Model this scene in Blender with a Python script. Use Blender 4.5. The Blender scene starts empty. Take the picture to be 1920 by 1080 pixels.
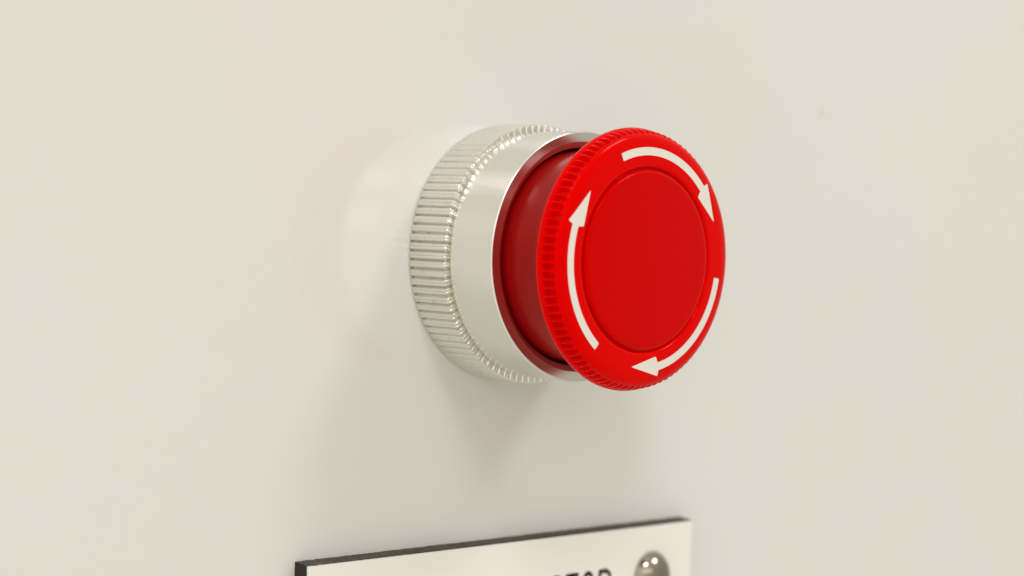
import bpy, bmesh, math, random
from mathutils import Matrix, Vector
from mathutils.geometry import delaunay_2d_cdt
R_ = math.radians
MM = 0.001
scene = bpy.context.scene
COL = scene.collection
random.seed(7)

# ------------------------------------------------------------------ camera
# world: wall face at y = 0, button axis along -Y, x to the right along the wall, z up (metres)
cam_pos = Vector((-0.244628, -0.254686, 0.007286))
yaw, pitch, roll = R_(44.09), R_(-2.12), R_(1.8)
fwd = Vector((math.sin(yaw)*math.cos(pitch), math.cos(yaw)*math.cos(pitch), math.sin(pitch)))
rt = Vector((math.cos(yaw), -math.sin(yaw), 0))
up = rt.cross(fwd)
rt, up = rt*math.cos(roll) + up*math.sin(roll), up*math.cos(roll) - rt*math.sin(roll)
cd = bpy.data.cameras.new('camera')
cam = bpy.data.objects.new('camera', cd); COL.objects.link(cam)
cam.matrix_world = Matrix(((rt.x, up.x, -fwd.x, cam_pos.x), (rt.y, up.y, -fwd.y, cam_pos.y),
                           (rt.z, up.z, -fwd.z, cam_pos.z), (0, 0, 0, 1)))
cd.sensor_width = 36; cd.lens = 75; cd.clip_start = 0.01; cd.clip_end = 50
cd.dof.use_dof = True; cd.dof.focus_distance = 0.331; cd.dof.aperture_fstop = 13
scene.camera = cam

# ------------------------------------------------------------------ the room's light
world = bpy.data.worlds.new('World'); scene.world = world; world.use_nodes = True
wn = world.node_tree.nodes; wl = world.node_tree.links
bg = wn['Background']
tc = wn.new('ShaderNodeTexCoord'); sp = wn.new('ShaderNodeSeparateXYZ'); cr = wn.new('ShaderNodeValToRGB')
mr = wn.new('ShaderNodeMapRange'); mr.inputs[1].default_value = -1; mr.inputs[2].default_value = 1
wl.new(tc.outputs['Generated'], sp.inputs[0]); wl.new(sp.outputs[2], mr.inputs[0]); wl.new(mr.outputs[0], cr.inputs[0])
e = cr.color_ramp.elements
e[0].position = 0.25; e[0].color = (0.60, 0.555, 0.46, 1)      # floor
e[1].position = 0.70; e[1].color = (0.67, 0.637, 0.545, 1)        # ceiling
# the room is lighter towards its left end than towards its right end
dt = wn.new('ShaderNodeVectorMath'); dt.operation = 'DOT_PRODUCT'; dt.inputs[1].default_value = (0.8, -0.6, 0.0)
wl.new(tc.outputs['Generated'], dt.inputs[0])
m2 = wn.new('ShaderNodeMapRange'); m2.inputs[1].default_value = -1; m2.inputs[2].default_value = 1
m2.inputs[3].default_value = 1.2; m2.inputs[4].default_value = 0.45
wl.new(dt.outputs['Value'], m2.inputs[0])
m3 = wn.new('ShaderNodeMath'); m3.operation = 'MULTIPLY'; m3.inputs[1].default_value = 1.64
wl.new(m2.outputs[0], m3.inputs[0]); wl.new(m3.outputs[0], bg.inputs[1])
wl.new(cr.outputs[0], bg.inputs[0])

def ceiling_light(loc, aim, sx, sy, watt):
    l = bpy.data.lights.new('ceiling_panel', 'AREA'); l.shape = 'RECTANGLE'; l.size = sx; l.size_y = sy
    l.energy = watt; l.color = (1.0, 0.99, 0.98)
    o = bpy.data.objects.new('ceiling_panel_light', l); COL.objects.link(o)
    o.location = loc
    o.rotation_euler = (Vector(aim) - Vector(loc)).to_track_quat('-Z', 'Y').to_euler()
ceiling_light((-0.69, -1.25, 1.50), (0, 0, 0), 0.5, 0.36, 8.6)
ceiling_light((0.92, -1.25, 1.50), (0, 0, 0), 0.56, 0.36, 9.8)
ceiling_light((-1.8, -4.2, 1.55), (0, 0, 0), 4.5, 1.2, 14)       # farther rows of the same ceiling

vs = scene.view_settings
vs.view_transform = 'Standard'; vs.look = 'None'; vs.exposure = 0; vs.gamma = 1; vs.use_curve_mapping = False

# ------------------------------------------------------------------ materials
def mat(name, col, rough=0.5, metal=0.0, spec=0.5):
    m = bpy.data.materials.new(name); m.use_nodes = True
    b = m.node_tree.nodes['Principled BSDF']
    b.inputs['Base Color'].default_value = (*col, 1); b.inputs['Roughness'].default_value = rough
    b.inputs['Metallic'].default_value = metal; b.inputs['Specular IOR Level'].default_value = spec
    return m, m.node_tree.nodes, m.node_tree.links, b
def noise(nt, ln, scale, detail=4, rough=0.5, vec_scale=None):
    t = nt.new('ShaderNodeTexCoord'); n = nt.new('ShaderNodeTexNoise')
    n.inputs['Scale'].default_value = scale; n.inputs['Detail'].default_value = detail; n.inputs['Roughness'].default_value = rough
    if vec_scale:
        mp = nt.new('ShaderNodeMapping'); mp.inputs['Scale'].default_value = vec_scale
        ln.new(t.outputs['Object'], mp.inputs[0]); ln.new(mp.outputs[0], n.inputs[0])
    else: ln.new(t.outputs['Object'], n.inputs[0])
    return n
def ramp(nt, ln, src, c0, c1, p0=0.35, p1=0.65):
    r = nt.new('ShaderNodeValToRGB'); ln.new(src, r.inputs[0])
    r.color_ramp.elements[0].position = p0; r.color_ramp.elements[0].color = (*c0, 1)
    r.color_ramp.elements[1].position = p1; r.color_ramp.elements[1].color = (*c1, 1)
    return r
def bump(nt, ln, src, b, strength, dist):
    k = nt.new('ShaderNodeBump'); k.inputs['Strength'].default_value = strength; k.inputs['Distance'].default_value = dist
    ln.new(src, k.inputs['Height']); ln.new(k.outputs[0], b.inputs['Normal'])
def g(v): return (v, v, v)

# glossy cream enamel of the cabinet wall
WALL, n, l, b = mat('cream_enamel', (0.80, 0.775, 0.70), 0.12, 0, 0.7)
nn = noise(n, l, 11, 3); rr = ramp(n, l, nn.outputs[0], (0.790, 0.772, 0.766), (0.766, 0.776, 0.757), 0.3, 0.7)
# one faint beige fleck in the paint
tcw = n.new('ShaderNodeTexCoord'); vd = n.new('ShaderNodeVectorMath'); vd.operation = 'DISTANCE'
vd.inputs[1].default_value = (0.0835, 0.0, 0.0275)
l.new(tcw.outputs['Object'], vd.inputs[0])
fl = n.new('ShaderNodeMapRange'); fl.inputs[1].default_value = 0.0002; fl.inputs[2].default_value = 0.0009
fl.inputs[3].default_value = 0.45; fl.inputs[4].default_value = 0.0
l.new(vd.outputs['Value'], fl.inputs[0])
mx = n.new('ShaderNodeMix'); mx.data_type = 'RGBA'; l.new(fl.outputs[0], mx.inputs[0])
l.new(rr.outputs[0], mx.inputs[6]); mx.inputs[7].default_value = (0.60, 0.53, 0.42, 1)
l.new(mx.outputs[2], b.inputs['Base Color'])
bn = noise(n, l, 130, 2); bump(n, l, bn.outputs[0], b, 0.10, 0.0004)

# satin turned aluminium
ALU, n, l, b = mat('turned_aluminium', (0.80, 0.795, 0.755), 0.2, 1.0)
nn = noise(n, l, 1, 4, 0.6, (300, 9000, 300)); rr = ramp(n, l, nn.outputs[0], g(0.17), g(0.27)); l.new(rr.outputs[0], b.inputs['Roughness'])
n2 = noise(n, l, 1, 3, 0.6, (200, 14000, 200)); bump(n, l, n2.outputs[0], b, 0.12, 0.00003)
BEZ, n, l, b = mat('satin_aluminium', (0.86, 0.85, 0.82), 0.19, 1.0)
# knurled aluminium, a little duller with tool marks and grime in spots
KNU, n, l, b = mat('knurled_aluminium', (0.85, 0.835, 0.77), 0.21, 1.0)
nn = noise(n, l, 900, 5, 0.65); rr = ramp(n, l, nn.outputs[0], (0.64, 0.63, 0.59), (0.80, 0.795, 0.75), 0.28, 0.42); l.new(rr.outputs[0], b.inputs['Base Color'])
n2 = noise(n, l, 1, 4, 0.6, (4000, 500, 4000)); bump(n, l, n2.outputs[0], b, 0.12, 0.00005)
# bright red moulded plastic
RED, n, l, b = mat('red_plastic', (0.74, 0.0, 0.0), 0.16, 0, 0.20)
nn = noise(n, l, 60, 3); rr = ramp(n, l, nn.outputs[0], g(0.10), g(0.17)); l.new(rr.outputs[0], b.inputs['Roughness'])
bn = noise(n, l, 220, 2); bump(n, l, bn.outputs[0], b, 0.05, 0.0002)
b.inputs['Specular Tint'].default_value = (1, 0.10, 0.07, 1); b.inputs['Subsurface Weight'].default_value = 0.05; b.inputs['Subsurface Radius'].default_value = (1.0, 0.12, 0.08); b.inputs['Subsurface Scale'].default_value = 0.0006
RED2 = RED.copy(); RED2.name = 'deeper_red_plastic'; RED2.node_tree.nodes['Principled BSDF'].inputs['Base Color'].default_value = (0.62, 0, 0, 1)
# duller red plastic of the shaft, with dust specks
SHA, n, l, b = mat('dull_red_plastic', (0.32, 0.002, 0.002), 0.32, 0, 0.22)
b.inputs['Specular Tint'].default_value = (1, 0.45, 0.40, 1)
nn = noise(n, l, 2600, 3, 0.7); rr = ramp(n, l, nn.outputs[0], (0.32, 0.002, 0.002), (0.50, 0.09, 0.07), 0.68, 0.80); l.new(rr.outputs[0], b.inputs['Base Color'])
bn = noise(n, l, 1500, 3); bump(n, l, bn.outputs[0], b, 0.15, 0.00006)
# white pad print
INK, n, l, b = mat('white_ink', (0.80, 0.77, 0.72), 0.35, 0, 0.4)
# engraving laminate: white face over black core
LAM, n, l, b = mat('white_laminate', (0.885, 0.865, 0.835), 0.42, 0, 0.3)
COR, n, l, b = mat('black_laminate_core', (0.03, 0.026, 0.022), 0.7, 0, 0.4)
nn = noise(n, l, 2600, 4, 0.7); rr = ramp(n, l, nn.outputs[0], (0.022, 0.018, 0.014), (0.17, 0.145, 0.12), 0.38, 0.68); l.new(rr.outputs[0], b.inputs['Base Color'])
bump(n, l, nn.outputs[0], b, 0.8, 0.00025)
SID, n, l, b = mat('black_laminate_side', (0.016, 0.013, 0.012), 0.55, 0, 0.4)
ENG, n, l, b = mat('engraved_black', (0.030, 0.028, 0.025), 0.6)
CHR, n, l, b = mat('polished_nickel', (0.38, 0.345, 0.295), 0.12, 1.0)
BLK, n, l, b = mat('plain_black', (0.012, 0.011, 0.011), 0.6)

# ------------------------------------------------------------------ helpers
def link(name, me, m, parent=None, angle=35):
    me.materials.append(m)
    for p in me.polygons: p.use_smooth = True
    me.set_sharp_from_angle(angle=R_(angle))
    o = bpy.data.objects.new(name, me); COL.objects.link(o)
    if parent: o.parent = parent
    return o
def empty(name, label, cat, loc=(0, 0, 0)):
    o = bpy.data.objects.new(name, None); COL.objects.link(o); o.empty_display_size = 0.01
    o.location = loc; o['label'] = label; o['category'] = cat
    return o
def revolve(prof, n, rad=None, close_start=False, close_end=False):
    """prof: [(r, d)] in mm, d = height off the wall; rad(theta, i, r) may change the radius"""
    vs_, fs = [], []
    for i, (r, d) in enumerate(prof):
        for k in range(n):
            t = 2*math.pi*k/n
            q = rad(t, i, r) if rad else r
            if isinstance(q, tuple): q, d = q
            vs_.append((q*math.cos(t)*MM, -d*MM, q*math.sin(t)*MM))
    for i in range(len(prof)-1):
        for k in range(n):
            a = i*n+k; b2 = i*n+(k+1) % n
            fs.append((a, b2, b2+n, a+n))
    if close_start: fs.append(tuple(range(n-1, -1, -1)))
    if close_end: fs.append(tuple((len(prof)-1)*n+k for k in range(n)))
    me = bpy.data.meshes.new('m'); me.from_pydata(vs_, [], fs)
    bm = bmesh.new(); bm.from_mesh(me); bmesh.ops.recalc_face_normals(bm, faces=bm.faces); bm.to_mesh(me); bm.free()
    return me
def arc(cx, cy, r, a0, a1, n):
    return [(cx + r*math.cos(R_(a0+(a1-a0)*i/n)), cy + r*math.sin(R_(a0+(a1-a0)*i/n))) for i in range(n+1)]
def lerp_tab(tab, x):
    for (x0, y0), (x1, y1) in zip(tab, tab[1:]):
        if x <= x1: return y0 + (y1-y0)*(x-x0)/(x1-x0)
    return tab[-1][1]

# ------------------------------------------------------------------ the wall
bm = bmesh.new()
bmesh.ops.create_cube(bm, size=1)
bmesh.ops.scale(bm, vec=(2.6, 0.002, 2.0), verts=bm.verts)
bmesh.ops.translate(bm, vec=(0.0, 0.001, 0.0), verts=bm.verts)
me = bpy.data.meshes.new('wall'); bm.to_mesh(me); bm.free()
wall = link('wall', me, WALL); wall['kind'] = 'structure'

# ------------------------------------------------------------------ the push button
button = empty('emergency_stop_button', 'red mushroom push button in a knurled aluminium collar on the cream wall', 'push button')

# knurled ring
NT = 92; SEG = 16
tooth = [(q/16, v) for q, v in enumerate((0, .34, .70, .90, .95, .95, .96, .97, .76, .93, 1.0, .98, .93, .82, .56, .24, 0))]
rows = [0.0, 0.02, 0.045, 0.08, 0.3, 0.5, 0.7, 0.9, 0.97, 1.0, 1.1, 1.2, 1.35, 2.0]
PH = 0.1875
var = [random.uniform(-0.06, 0.06) for _ in range(NT)]
vdp = [random.uniform(0.9, 1.1) for _ in range(NT)]
vend = [random.uniform(-0.08, 0.08) for _ in range(NT)]
def knurl(t, i, r):
    u = t/(2*math.pi)*NT + PH
    k = int(math.floor(u)) % NT; f = u - math.floor(u)
    w = math.sin(math.pi*f)
    f = min(1, max(0, f + var[k]*w))
    h = lerp_tab(tooth, f)
    rad = 20.52 + 0.64*h - 0.64*(1-h)*(vdp[k]-1)*w
    end = 7.58 + 0.68*h + vend[k]*w
    s = rows[i]
    if s <= 1:
        return rad - (0.30, 0.12, 0.03)[i] if i < 3 else rad - (0.04 if s > 0.98 else 0), s*end
    q = {1.1: (0.025, 0.30), 1.2: (0.09, 0.48), 1.35: (0.5, 0.54), 2.0: (1.0, 0.58)}[s]
    return rad - 0.04 + (19.35-rad)*q[0], end + (8.45-end)*q[1]
link('knurled_ring', revolve([(20, d) for d in rows], NT*SEG, knurl, close_start=True), KNU, button, 26)

# smooth collar with its bevelled mouth
prof = [(19.2, 7.6), (19.35, 8.3), (19.55, 8.50), (19.90, 8.66), (20.0, 8.80), (20.0, 10), (20.0, 14), (20.0, 17.6)]
prof += arc(19.70, 17.80, 0.30, 0, 90, 6)
link('collar', revolve(prof, 256), ALU, button, 30)
prof = [(19.70, 18.10), (18.36, 18.10), (18.28, 18.07), (17.42, 17.55), (17.36, 17.46), (17.36, 13.0)]
link('bezel_ring', revolve(prof, 256), BEZ, button, 20)
link('gap_ring', revolve([(17.4, 14.6), (16.7, 14.6)], 128), BLK, button)  # plain black ring closing the gap between bezel and shaft

# shaft of the mushroom
prof = [(16.78, 13.5), (16.78, 20), (16.80, 23.5), (16.92, 24.8), (17.25, 25.9), (17.9, 26.8), (18.8, 27.35), (19.4, 27.55)]
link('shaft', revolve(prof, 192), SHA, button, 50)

# cap: lip, scalloped grip band, face
NC = 96; CS = 14
def face_d(r): return 31.92 + (17.9-r)*0.035
cp = [(18.2, 27.75, 0), (19.6, 27.80, 0), (20.1, 27.92, 0), (20.4, 28.15, 0), (20.54, 28.45, 0), (20.55, 28.75, 0), (20.47, 28.98, 0), (20.33, 29.14, 0),
      (20.28, 29.22, 0.0), (20.27, 29.30, 0.55), (20.26, 29.42, 1.0), (20.25, 29.8, 1.0), (20.2, 30.2, 1.0), (20.12, 30.5, 1.0), (20.02, 30.75, 0.9), (19.9, 30.95, 0.7), (19.78, 31.1, 0.4), (19.66, 31.22, 0.12), (19.56, 31.32, 0.0),
      (19.42, 31.44, 0), (19.25, 31.55, 0), (18.95, 31.69, 0), (18.5, 31.82, 0), (17.9, 31.92, 0)]
for r in (17.2, 16.5, 15.8, 15.1): cp.append((r, face_d(r), 0))
cp += [(14.85, face_d(14.85)-0.005, 0), (14.68, 31.99, 0), (14.52, 31.90, 0), (14.40, 31.76, 0), (14.30, 31.58, 0), (14.2, 31.45, 0), (14.05, 31.40, 0), (13.90, 31.42, 0)]
vary = [random.uniform(0.85, 1.1) for _ in range(NC)]
P0 = 179.5/360*NC - 0.5
def notch(t, i, r):
    env = cp[i][2]
    if env == 0: return r
    u = t/(2*math.pi)*NC - P0
    k = int(math.floor(u)) % NC; f = u - math.floor(u)
    f = min(1, max(0, (f-0.11)/0.78))
    s = max(0.0, math.sin(math.pi*f))**0.6
    s *= 1.0 + 0.25*(f-0.5)
    return r - 0.9*env*s*vary[k]
cap = link('cap', revolve([(r, d) for r, d, _ in cp], NC*CS, notch), RED, button, 32)

prof = [(13.92, 31.40), (13.92, 31.90), (13.88, 32.02), (13.80, 32.12), (13.68, 32.20), (13.52, 32.255), (13.3, 32.28)]
for r in (12.6, 11.5, 10, 8, 6, 4, 2, 0.6):
    prof.append((r, 32.28 + (13.3-r)*0.010 + 0.08*(1-(r/13.3)**2)))
disc = link('centre_disc', revolve(prof, 192, close_end=True), RED2, cap, 60)

def rounded(poly, rad, n=5):
    out = []
    m = len(poly)
    for i, (p, rr2) in enumerate(zip(poly, rad)):
        p = Vector(p)
        if rr2 <= 0: out.append(p); continue
        a = Vector(poly[i-1]); c = Vector(poly[(i+1) % m])
        da, dc = (a-p), (c-p)
        ca = min(rr2, da.length*0.45); cc = min(rr2, dc.length*0.45)
        s, t = p + da.normalized()*ca, p + dc.normalized()*cc
        for k in range(n+1):
            u = k/n; out.append(s*(1-u)**2 + p*2*u*(1-u) + t*u*u)
    return out
def arrow_mesh(rot):
    P = lambda r, a: (r*math.cos(R_(a+rot)), r*math.sin(R_(a+rot)))
    poly, rad = [], []
    N = 44; a0, a1 = 111.8, 42.7
    for k in range(N+1):
        poly.append(P(17.50, a0+(a1-a0)*k/N)); rad.append(0.30 if k == 0 else 0)
    poly += [P(18.42, 41.9), P(16.72, 21.6), P(15.22, 41.5)]; rad += [0.25, 0.35, 0.25]
    for k in range(N+1):
        poly.append(P(16.24, a1-0.1+(a0-a1)*k/N)); rad.append(0.30 if k == N else 0)
    pts = rounded(poly, rad)
    bm = bmesh.new()
    co, _, tri = delaunay_2d_cdt([Vector((p.x, p.y)) for p in pts], [], [list(range(len(pts)))], 1, 1e-5)[:3]
    vs_ = [bm.verts.new((p.x*MM, 0, p.y*MM)) for p in co]
    for q in tri: bm.faces.new([vs_[a] for a in q])
    for _ in range(3):
        ed = [q for q in bm.edges if q.calc_length() > 0.0007]
        if ed: bmesh.ops.subdivide_edges(bm, edges=ed, cuts=1)
        bmesh.ops.triangulate(bm, faces=bm.faces[:])
    r = bmesh.ops.extrude_face_region(bm, geom=bm.faces[:])
    top = {v for v in r['geom'] if isinstance(v, bmesh.types.BMVert)}
    for v in bm.verts:
        rr2 = math.hypot(v.co.x, v.co.z)/MM
        d = face_d(rr2) if rr2 < 17.9 else 31.92-(rr2-17.9)*0.16
        v.co.y = -(d + (0.03 if v in top else -0.05))*MM
    bmesh.ops.recalc_face_normals(bm, faces=bm.faces)
    me = bpy.data.meshes.new('arrow'); bm.to_mesh(me); bm.free()
    return me
for k in range(3):
    link('arrow', arrow_mesh(k*119.4), INK, cap, 30)

# ------------------------------------------------------------------ the engraved name plate
X0, X1, Z1, Z0, T = -42.2, 46.2, -47.75, -76.0, 3.1
plate = empty('name_plate', 'white engraved plastic plate with black edges screwed below the red button', 'sign', (0.0018, 0, Z0*MM))
OX, OZ = 1.8, Z0
def jag(i, amp): return random.uniform(-amp, amp) + random.choice((0, 0, 0, 0, 0, 0, 1.2))*random.uniform(-amp, amp)
def slab(x0, x1, z0, z1, y0, y1, amp, nseg, rake=0.0):
    """box with a sawn, slightly ragged top and left edge (mm)"""
    bm = bmesh.new()
    loop = [(x0 + (x1-x0)*i/nseg, z1) for i in range(nseg+1)] + [(x1, z0), (x0, z0)]
    loop += [(x0, z0 + (z1-z0)*i/60) for i in range(1, 60)]
    fr, bk = [], []
    for i, (x, z) in enumerate(loop):
        top = z == z1; lef = x == x0
        j1, j2 = jag(i, amp), jag(i, amp)
        fr.append(bm.verts.new(((x-OX+(j1 if lef else 0))*MM, -y1*MM, (z-OZ+(j1 if top else 0))*MM)))
        bk.append(bm.verts.new(((x-OX+(j2 if lef else 0))*MM, -y0*MM, (z-OZ+(j2+rake if top else 0))*MM)))
    n_ = len(loop)
    for i in range(n_): bm.faces.new((fr[i], fr[(i+1) % n_], bk[(i+1) % n_], bk[i]))
    bm.faces.new(fr); bm.faces.new(bk[::-1])
    bmesh.ops.triangulate(bm, faces=[f for f in bm.faces if len(f.verts) > 4])
    bmesh.ops.recalc_face_normals(bm, faces=bm.faces)
    me = bpy.data.meshes.new('slab'); bm.to_mesh(me); bm.free()
    return me
core = link('core', slab(X0, X1, Z0, Z1-0.03, 0.02, T-0.14, 0.04, 260, 0.27), COR, plate, 25)
core.data.materials.append(SID)
for p in core.data.polygons:
    if abs(p.normal.z) < 0.6: p.material_index = 1
face = link('face_layer', slab(X0+0.03, X1-0.03, Z0+0.03, Z1-0.08, T-0.14, T, 0.03, 260), LAM, plate, 25)

# engraved letters: strokes of a round cutter
def stroke_letter(strokes, w):
    bm = bmesh.new()
    for pts in strokes:
        pts = [Vector(p) for p in pts]
        L, Rr = [], []
        for i, p in enumerate(pts):
            a = pts[max(0, i-1)]; c = pts[min(len(pts)-1, i+1)]
            d = (c-a).normalized(); nrm = Vector((-d.y, d.x))
            if 0 < i < len(pts)-1:
                d1 = (p-a).normalized(); k = 1/max(0.55, abs(Vector((-d1.y, d1.x)).dot(nrm)))
            else: k = 1
            L.append(p+nrm*w/2*k); Rr.append(p-nrm*w/2*k)
        def cap_pts(c, d0):
            return [c + Vector((math.cos(d0+math.pi*k/8), math.sin(d0+math.pi*k/8)))*w/2 for k in range(1, 8)]
        de = pts[-1]-pts[-2]; ds = pts[0]-pts[1]
        quads = [(L[i], L[i+1], Rr[i+1], Rr[i]) for i in range(len(pts)-1)]
        quads.append([Rr[-1]] + cap_pts(pts[-1], math.atan2(de.y, de.x)-math.pi/2) + [L[-1]])
        quads.append([L[0]] + cap_pts(pts[0], math.atan2(ds.y, ds.x)-math.pi/2) + [Rr[0]])
        for q in quads: bm.faces.new([bm.verts.new((v.x*MM, 0, v.y*MM)) for v in q])
    bmesh.ops.remove_doubles(bm, verts=bm.verts, dist=1e-7)
    bmesh.ops.recalc_face_normals(bm, faces=bm.faces)
    for f in bm.faces:
        if f.normal.y > 0: f.normal_flip()
    me = bpy.data.meshes.new('letter'); bm.to_mesh(me); bm.free()
    return me
def ell(cx, cy, rx, ry, a0, a1, n=16):
    return [(cx+rx*math.cos(R_(a0+(a1-a0)*i/n)), cy+ry*math.sin(R_(a0+(a1-a0)*i/n))) for i in range(n+1)]
H, W = 4.3, 2.5       # centre-line letter height and width
glyph = {
 'S': [ell(W/2, H*0.75, W/2, H*0.25, 20, 270) + ell(W/2, H*0.25, W/2, H*0.25, 90, -160)[1:]],
 'T': [[(0, H), (W, H)], [(W/2, H), (W/2, 0)]],
 'O': [ell(W/2, H/2, W/2, H/2, 90, 450, 32)],
 'P': [[(0, 0), (0, H)], [(0, H), (W*0.5, H)] + ell(W*0.5, H*0.75, W*0.5, H*0.25, 90, -90) + [(0, H*0.5)]],
}
STW = 0.78
TOP = -54.42 - STW/2
for ch, x in (('S', 10.45), ('T', 14.3), ('O', 18.2), ('P', 22.4)):
    o = link('letter', stroke_letter(glyph[ch], STW), ENG, face)
    o.location = ((x-OX)*MM, -(T+0.006)*MM, (TOP-H-OZ)*MM)
    o['label'] = 'engraved black letter ' + ch

# domed screw head
prof = [(0.02, 2.75), (0.45, 2.74), (0.9, 2.70), (1.4, 2.61), (1.9, 2.47), (2.4, 2.28), (2.85, 2.02), (3.3, 1.70), (3.7, 1.32), (4.0, 0.95), (4.25, 0.55), (4.36, 0.25), (4.36, 0.05), (4.2, 0.0)]
me = revolve([(r, d) for r, d in prof], 64, close_end=True)
o = link('screw', me, CHR, plate, 60)
o.location = ((35.5-OX)*MM, -T*MM, (-56.75-OZ)*MM)
